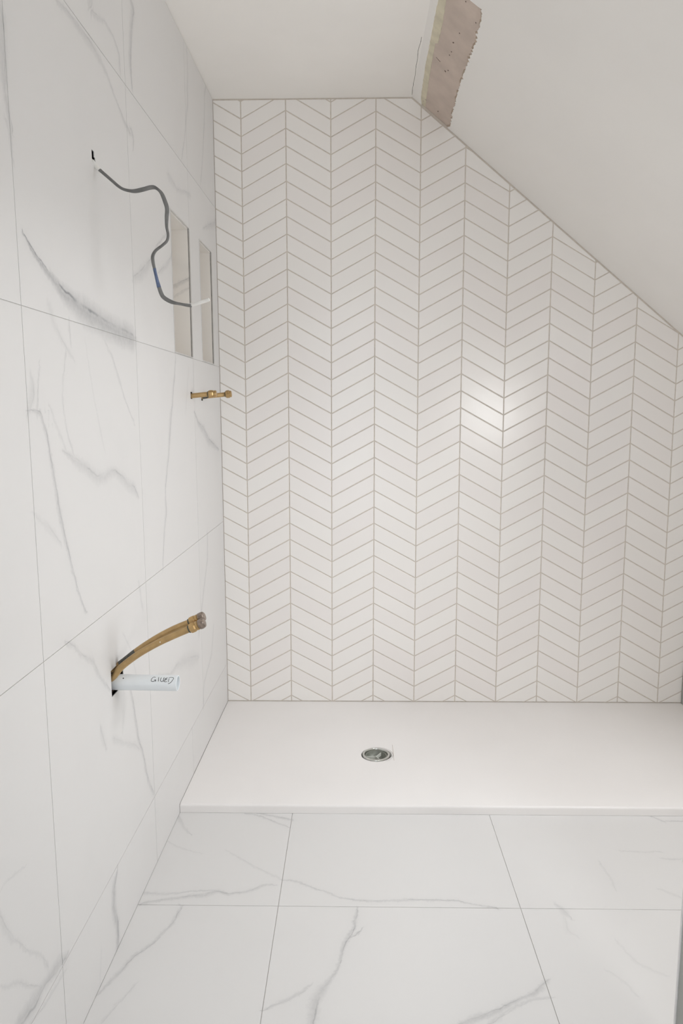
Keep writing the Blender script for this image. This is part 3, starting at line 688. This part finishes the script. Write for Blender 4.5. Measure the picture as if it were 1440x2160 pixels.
# torn paper lip along the ragged right edge
bm = bmesh.new()
for i, (a, b) in enumerate(zip(RR, RR[1:])):
    if noise.noise(Vector((a[1] * 14, 3, 1))) < -0.12: continue
    w1 = 0.0055 + 0.004 * noise.noise(Vector((a[1] * 40, 8, 1)))
    P = [slope_pt(a[0] + .001, a[1], 0.0009), slope_pt(b[0] + .001, b[1], 0.0009), slope_pt(b[0] - w1, b[1], 0.0036), slope_pt(a[0] - w1, a[1], 0.0036)]
    v_ = [bm.verts.new(p_) for p_ in P]; bm.faces.new(v_)
bmesh.ops.solidify(bm, geom=bm.faces[:], thickness=0.0004)
from_bm('torn_paper', bm, M['torn'], slope)
for i, q_ in enumerate(SCREWS):
    s, y = to_s(q_), q_[1]
    bm = bmesh.new(); n = 9; R_ = random.uniform(0.0028, 0.0046) if i < 9 else 0.0045
    ring = []
    for k in range(n):
        th = 2 * math.pi * k / n; rr = R_ * random.uniform(0.55, 1.2)
        ring.append((s + rr * math.cos(th) * 0.8, y + rr * math.sin(th) * 1.1))
    a = [bm.verts.new(slope_pt(x, yy, 0.0037)) for x, yy in ring]; b = [bm.verts.new(slope_pt(x, yy, 0.0050)) for x, yy in ring]
    c = [bm.verts.new(slope_pt(s + (x - s) * .35, y + (yy - y) * .35, 0.0033)) for x, yy in ring]
    for k in range(n):
        bm.faces.new((a[k], a[(k + 1) % n], b[(k + 1) % n], b[k])); bm.faces.new((c[k], c[(k + 1) % n], a[(k + 1) % n], a[k]))
    bm.faces.new(c); bm.faces.new(b[::-1])
    from_bm('screw_hole', bm, M['dark_hole'], slope)
a_, b_ = [Vector(slope_pt(to_s(q_), q_[1], 0.0038)) for q_ in SCRATCH]
sweep('scratch', [a_, (a_ + b_) / 2 + Vector((0, .001, 0)), b_], 0.0007, segs=6, mat=M['dark_hole'], parent=slope)

# ---- right wall, front wall with a window, roof window
def rect(r): return [(r[0], r[2]), (r[1], r[2]), (r[1], r[3]), (r[0], r[3])]
fnr = lambda y, z, d: Vector((XR + d, y, z))
fnw = lambda x, z, d: Vector((x, Y_FRONT - d, z))
wall_right = structure(poly_slab('wall_right', [[(-3.72, -0.1), (0.0008, -0.1), (0.0008, 1.60), (-3.72, 1.60)], rect(W3)], 0.0, 0.1, fnr, M['plaster']))
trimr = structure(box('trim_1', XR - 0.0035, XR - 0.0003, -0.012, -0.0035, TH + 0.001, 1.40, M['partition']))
structure(poly_slab('wall_front', [[(-0.2, -0.1), (XR + 0.1, -0.1), (XR + 0.1, 2.6), (-0.2, 2.6)], rect(W1), rect(W2)], 0.0, 0.11, fnw, M['plaster']))
def opening(name, fn, r, fw):
    """a window or glazed door: lining, four frame bars and the pane"""
    root = structure(poly_slab(name, [[(r[0], r[2]), (r[1], r[2]), (r[1], r[2] + .012), (r[0], r[2] + .012)]], 0.0, 0.1, fn, M['frame']))
    a0, a1, b0, b1 = r[0], r[1], r[2] + .012, r[3]
    for (p0, p1, q0, q1) in ((a0, a1, b0, b0 + fw), (a0, a1, b1 - fw, b1), (a0, a0 + fw, b0 + fw, b1 - fw), (a1 - fw, a1, b0 + fw, b1 - fw)):
        poly_slab('frame_bar', [[(p0, q0), (p1, q0), (p1, q1), (p0, q1)]], 0.004, 0.05, fn, M['frame'], root)
    poly_slab('pane', [[(a0 + fw, b0 + fw), (a1 - fw, b0 + fw), (a1 - fw, b1 - fw), (a0 + fw, b1 - fw)]], 0.016, 0.020, fn, M['pane'], root)
    return root
opening('window_1', fnw, W1, 0.03)
opening('window_2', slope_pt, RW, 0.025)
opening('added_window', fnr, W3, 0.03)
opening('added_door', fnw, W2, 0.045)

# ---- low partition beside the camera (grey board, white corner bead)
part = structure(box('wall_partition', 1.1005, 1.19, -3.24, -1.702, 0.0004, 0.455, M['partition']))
box('corner_bead', 1.0985, 1.1045, -1.7060, -1.7000, 0.0004, 0.455, M['frame'], part, bev=0.0008)
box('capping', 1.096, 1.196, -3.24, -1.698, 0.455, 0.47, M['frame'], part)

# ================================================================== SHOWER TRAY
DX, DY = 0.6065, -0.4604
x0, x1, y0, y1 = 0.0015, XR - 0.004, YT, -0.0008
tray = empty('shower_tray', (0.9, -0.4, 0))
tag(tray, 'wide low matt white shower tray below the chevron tiled wall', 'shower tray')
def tray_z(x, y): return TH - 0.004 * max(0.0, 1 - math.hypot((x - DX) / 0.6, (y - DY) / 0.30)) 
bm = bmesh.new()
ND = 48; R0 = 0.0505
def rr_loop(ins, n=12):
    a, b, c, d = x0 + ins * 0, x1, y0 + ins, y1
    pts = []; a = TOE * c + 0.0010; a2 = TOE * d + 0.0010
    for i in range(n): pts.append((a + (b - a) * i / n, c))
    for i in range(n): pts.append((b, c + (d - c) * i / n))
    for i in range(n): pts.append((b + (a2 - b) * i / n, d))
    for i in range(n): pts.append((a2 + (a - a2) * i / n, d + (c - d) * i / n))
    return pts
lp = rr_loop(0.006)
# rings from the drain hole out to the rim: 48 points each
rings = []
angs = [math.atan2(p_[1] - DY, p_[0] - DX) for p_ in lp]
for f in (0.0, 0.004, 0.03, 0.12, 0.3, 0.6, 1.0):
    rg = []
    for p_, an in zip(lp, angs):
        hx, hy = DX + R0 * math.cos(an), DY + R0 * math.sin(an)
        x, y = hx + (p_[0] - hx) * f, hy + (p_[1] - hy) * f
        z = TH - 0.0035 * (1 - f) ** 2
        if f == 0.0: z = TH - 0.030
        rg.append(bm.verts.new((x, y, z)))
    rings.append(rg)
for ins, z in ((0.0045, TH - 0.0004), (0.0018, TH - 0.0018), (0.0004, TH - 0.0045), (0.0, TH - 0.008), (0.0, 0.0006)):
    rings.append([bm.verts.new((p_[0], p_[1], z)) for p_ in rr_loop(ins)])
for a, b in zip(rings, rings[1:]):
    for k in range(48): bm.faces.new((a[k], a[(k + 1) % 48], b[(k + 1) % 48], b[k]))
bm.faces.new(rings[-1][::-1]) if False else None
bmesh.ops.transform(bm, matrix=Matrix.Translation((-0.9, 0.4, 0)), verts=bm.verts[:])
tb = from_bm('tray_slab', bm, M['tray'], tray)
tb.data.polygons.foreach_set('use_smooth', [True] * len(tb.data.polygons))
try: tb.data.set_sharp_from_angle(angle=math.radians(40))
except Exception: pass
# waste: chrome flange > grey cup, three ribs, hub
ZD = TH - 0.0030
flange = lathe('waste_flange', (DX, DY, ZD - 0.012), (0, 0, 1), [(0.0, 0.040), (0.002, 0.0395), (0.0125, 0.0405), (0.0145, 0.0415), (0.0148, 0.0445), (0.0138, 0.0475), (0.012, 0.0485), (0.006, 0.0480), (0.0, 0.0478), (0.0, 0.040)], M['chrome'], n=56, closed_ends=False)
cup = lathe('strainer_cup', (DX - 0.0, DY, ZD - 0.030), (0, 0, 1), [(0.0, 0.010), (0.0005, 0.020), (0.006, 0.031), (0.018, 0.0375), (0.0265, 0.0392), (0.0280, 0.0375), (0.0268, 0.0352), (0.020, 0.0335), (0.008, 0.028), (0.002, 0.018), (0.002, 0.002)], M['drain_grey'], n=48, closed_ends=True)
hub = lathe('hub', (DX, DY - 0.004, ZD - 0.014), (0, 0, 1), [(0, 0.0030), (0.010, 0.0032), (0.011, 0.0022), (0.009, 0.0016)], M['drain_rib'], n=16)
ribs = []
for an in (math.radians(180), math.radians(58), math.radians(-62)):
    dx_, dy_ = math.cos(an), math.sin(an); bm = bmesh.new()
    box_bm(bm, 0.0028, 0.0335, -0.0009, 0.0009, -0.012, 0.0)
    bmesh.ops.transform(bm, matrix=Matrix.Translation((DX, DY - 0.004, ZD - 0.0045)) @ Matrix.Rotation(an, 4, 'Z'), verts=bm.verts[:])
    ribs.append(from_bm('rib', bm, M['drain_rib']))
adopt([flange], tray)
for o in [cup, hub] + ribs:
    o.parent = flange; 
flange['label'] = 'round chrome waste with a grey three-ribbed strainer'
# bedding line and pencil mark beside the waste
bm = bmesh.new()
for i in range(40):
    a1 = math.radians(-60 + i * 4.0); a2 = math.radians(-60 + (i + 1) * 4.0)
    def pt(a, r): 
        x, y = DX + 0.006 + r * math.cos(a), DY + r * math.sin(a); return (x, y, TH - 0.0031)
    v_ = [bm.verts.new(pt(a1, .0530)), bm.verts.new(pt(a2, .0530)), bm.verts.new(pt(a2, .0538)), bm.verts.new(pt(a1, .0538))]
    bm.faces.new(v_)
bmesh.ops.solidify(bm, geom=bm.faces[:], thickness=-0.0006)
rim = from_bm('recess_line', bm, M['grout_thin']); adopt([rim], tray)
bm = bmesh.new(); box_bm(bm, 0.6676, 0.6684, -0.5030, -0.3850, TH - 0.0036, TH - 0.0022)
pm_ = from_bm('pencil_line', bm, M['grout']); adopt([pm_], tray)

# ================================================================== CABLE
root = empty('electric_cable', (TOE * -1.276, -1.274, 1.748))
tag(root, 'loose grey cable hanging from a small hole in the marble wall tile', 'cable')
cp = catmull([Vector(q_) + Vector((0, -0.002 + 0.004 * math.sin(i * 0.5), 0)) for i, q_ in enumerate(CABLE)], 5)
cp = [Vector((-0.055, -1.272, 1.757)), Vector((-0.035, -1.273, 1.753))] + cp
NC = len(cp)
def tw(t): return 1.05 * math.sin(t * 17.0) + 0.5 * math.sin(t * 31.0 + 1)
def seg(name, i0, i1, ra, rb, mat, grow=0.0):
    P = cp[i0:i1 + 1]; n = len(P)
    return sweep(name, P, lambda t: ra + grow, lambda t: rb + grow, twist=lambda t: tw((i0 + t * (n - 1)) / NC), segs=16, mat=mat)
i_end = 148
parts = [seg('sheath', 0, i_end, 0.0044, 0.0030, M['cable'])]
parts.append(seg('plaster_smear', 1, 16, 0.0040, 0.0028, M['cable_white'], 0.0006))
ib = 2 + 26 * 5 - 38
parts.append(seg('blue_mark', 2 + 23 * 5 - 1, 2 + 24 * 5 + 2, 0.0044, 0.0030, M['cable_blue'], 0.0003))
parts.append(seg('white_core', i_end - 2, NC - 1, 0.0038, 0.0027, M['cable_white']))
parts[-1].location.z += 0.0012
tip = cp[-1]
parts.append(lathe('core_tip', tip + Vector((-0.003, 0, 0.0008)), (cp[-1] - cp[-3]), [(0, 0.0034), (0.004, 0.0042), (0.008, 0.0036), (0.009, 0.001)], M['cable_white'], n=12))
adopt(parts, root)

# ================================================================== PIPES
def stop_end(p0, ax, s, cap_mat, cap_len, wob=0.0):
    """compression nut, body and cap on a pipe end, S = pipe radius"""
    out = []
    out.append(lathe('olive', p0 - ax * 0.003, ax, [(0, s * 1.02), (0.001, s * 1.22), (0.004, s * 1.22)], M['olive'], n=24))
    out.append(lathe('nut', p0, ax, [(0, s * 1.15), (0.0015, s * 1.42), (0.004, s * 1.58), (0.0125, s * 1.58), (0.0145, s * 1.45), (0.0165, s * 1.25)], M['brass'], n=8, smooth=False, phase=0.3))
    out.append(lathe('collar', p0 + ax * 0.0155, ax, [(0, s * 1.2), (0.0008, s * 1.38), (0.0055, s * 1.42), (0.0065, s * 1.25), (0.009, s * 1.22)], M['brass'], n=24))
    out.append(lathe('cap', p0 + ax * 0.0225, ax, [(0, s * 1.25), (0.0015, s * 1.48), (cap_len * .5, s * 1.52), (cap_len - 0.002, s * 1.46), (cap_len, s * 1.25), (cap_len + .0004, s * 0.5)], cap_mat, n=20, wob=wob))
    return out
def low_pipe(P, label, r=0.0075):
    P = [Vector(q_) for q_ in P]
    P = [P[0] + Vector((-0.036, 0, -0.004))] + P
    root = empty('supply_pipe', P[1])
    body = P[:-2]; pts = catmull(body, 8)
    ax = (P[-1] - P[-3]).normalized()
    tube = sweep('pipe', pts, r, segs=24, mat=M['copper'])
    fit = stop_end(pts[-1] - ax * 0.002, ax, r, M['cap'], 0.0145, wob=0.16)
    adopt([tube] + fit, root)
    tag(root, label, 'pipe', None)
    return root, pts
rootA, ptA = low_pipe(PIPE_A, 'curved copper supply pipe, nearer of the capped pair above the white waste pipe')
rootB, ptB = low_pipe(PIPE_B, 'curved copper supply pipe with grey stain, behind its twin above the white pipe')
st = sweep('stain', ptB[16:24], 0.00765, segs=24, mat=M['copper_dark'], cap=False); adopt([st], rootB)
sp = lathe('paint_fleck', ptA[34] + Vector((0, -0.0070, 0.0010)), (0, -1, 0.3), [(0, 0.0016), (0.0006, 0.0012), (0.0007, 0.0003)], M['cable_white'], n=7); adopt([sp], rootA)

wp = empty('waste_pipe', (-0.02, -1.285, 0.6133))
tag(wp, 'white plastic waste pipe stub with handwriting, below the curved copper pipes', 'pipe')
RW_ = 0.0180
wy, wz = -1.285, 0.6133
wt = lathe('pipe', (-0.060, wy, wz), (1, 0, -0.012), [(0, 0.0155), (0, RW_), (0.182, RW_), (0.1845, RW_ - 0.0006), (0.185, RW_ - 0.0016), (0.1845, 0.0156), (0.183, 0.0153), (0.02, 0.0152), (0.0, 0.0155)], M['waste'], n=48, closed_ends=False)
pl = lathe('inner_shadow_wall', (-0.050, wy, wz), (1, 0, -0.012), [(0, 0.0150), (0.002, 0.0150)], M['waste'], n=24)
# handwriting on the side that faces the room: strokes in millimetre-like glyph units wrapped on the pipe
STROKES = [
    [(614, 874), (602, 869), (586, 872), (574, 890), (570, 908), (577, 920), (594, 921), (612, 914), (622, 901), (603, 903)],
    [(622, 901), (621, 922)],
    [(651, 870), (655, 919)],
    [(680, 873), (677, 900), (683, 917), (697, 921), (710, 908), (714, 884), (713, 873), (712, 900), (716, 922)],
    [(758, 876), (735, 880), (731, 898), (724, 921), (752, 921)], [(722, 901), (752, 896)], [(728, 888), (748, 886)],
    [(776, 884), (771, 905), (770, 926)],
    [(768, 876), (792, 870), (818, 873), (824, 884), (817, 902), (803, 924), (786, 939), (768, 945)],
]
def glyph(x, y):
    px = 220 + x / 5.5385; X = -0.0257 + (px - 238) / 138.0 * 0.1509
    off = (935 - y) / 97.0                       # from the middle of the visible side
    th = math.radians(21.5) + math.asin(max(-.98, min(.98, off)))
    r = RW_ + 0.0002
    return Vector((X, wy - r * math.cos(th), wz - 0.012 * (X + .06) + r * math.sin(th)))
wr = []
bm = bmesh.new()
for s_ in STROKES:
    P3 = [Vector((a, b, 0)) for a, b in s_]
    pts = [glyph(q_.x, q_.y) for q_ in (catmull(P3, 5) if len(P3) > 2 else [P3[0].lerp(P3[1], i / 6) for i in range(7)])]
    prev = None
    for i, p_ in enumerate(pts):
        T = (pts[min(len(pts) - 1, i + 1)] - pts[max(0, i - 1)]).normalized()
        nrm = Vector((0, p_.y - wy, p_.z - wz)).normalized(); S = T.cross(nrm).normalized()
        hw = 0.00055
        ring = [bm.verts.new(p_ + S * hw), bm.verts.new(p_ + nrm * 0.00035), bm.verts.new(p_ - S * hw), bm.verts.new(p_ - nrm * 0.0003)]
        if prev:
            for k in range(4): bm.faces.new((prev[k], prev[(k + 1) % 4], ring[(k + 1) % 4], ring[k]))
        else: bm.faces.new(ring)
        prev = ring
    bm.faces.new(prev)
ink = from_bm('handwriting', bm, M['ink']); ink['label'] = 'black marker letters GIUED'
fl = lathe('ink_spot', glyph(243, 890) - Vector((0, -.0002, 0)), (0, -1, 0.35), [(0, 0.0016), (0.0004, 0.0012), (0.0005, 0.0004)], M['ink'], n=7)
adopt([wt, pl, ink, fl], wp)

def up_pipe(P, hole_y, label, r):
    P = [Vector(q_) for q_ in P]
    P = [P[0] + Vector((-0.05, 0, 0))] + P
    root = empty('shower_pipe', P[1])
    ax = (P[-1] - P[1]).normalized()
    return P, root, ax
P, root, ax = up_pipe(UP1, 0, '', 0.0075)
e0 = P[0] + ax * ((P[3] - P[0]).length - 0.004)
tube = sweep('pipe', [P[0], P[1], (P[1] + e0) / 2, e0 + ax * 0.004], 0.0080, segs=24, mat=M['copper'])
f_ = [lathe('olive', e0 - ax * 0.001, ax, [(0, 0.0085), (0.001, 0.0095), (0.003, 0.0095)], M['olive'], n=20),
      lathe('nut', e0 + ax * 0.001, ax, [(0, 0.0095), (0.003, 0.0122), (0.007, 0.0132), (0.0155, 0.0132), (0.0175, 0.0115)], M['brass'], n=8, smooth=False, phase=0.4),
      lathe('cap', e0 + ax * 0.0180, ax, [(0, 0.0090), (0.001, 0.0112), (0.009, 0.0112), (0.0105, 0.0095), (0.0107, 0.004)], M['brass'], n=20)]
adopt([tube] + f_, root); tag(root, 'short capped brass pipe below the niches, nearer and left one of the two', 'pipe')
P, root, ax = up_pipe(UP2, 0, '', 0.0075)
e0 = P[3].copy()
tube = sweep('pipe', [P[0], P[1], (P[1] + e0) / 2, e0 + ax * 0.004], 0.0078, segs=24, mat=M['copper'])
f_ = [lathe('olive', e0 - ax * 0.001, ax, [(0, 0.0085), (0.001, 0.0098), (0.003, 0.0098)], M['olive'], n=20),
      lathe('nut', e0 + ax * 0.001, ax, [(0, 0.0100), (0.002, 0.0128), (0.006, 0.0136), (0.0125, 0.0136), (0.0150, 0.0118)], M['brass'], n=8, smooth=False, phase=0.1),
      lathe('cap', e0 + ax * 0.0150, ax, [(0, 0.0085), (0.001, 0.0112), (0.006, 0.0112), (0.0072, 0.0095), (0.0074, 0.004)], M['brass'], n=20)]
stn = sweep('stain', [P[1] + Vector((0.003, 0, 0)), P[1] + ax * 0.012, P[1] + ax * 0.024], 0.00795, segs=24, mat=M['copper_dark'], cap=False)
adopt([tube, stn] + f_, root); tag(root, 'short capped brass pipe below the niches, farther one beside the chevron wall', 'pipe')
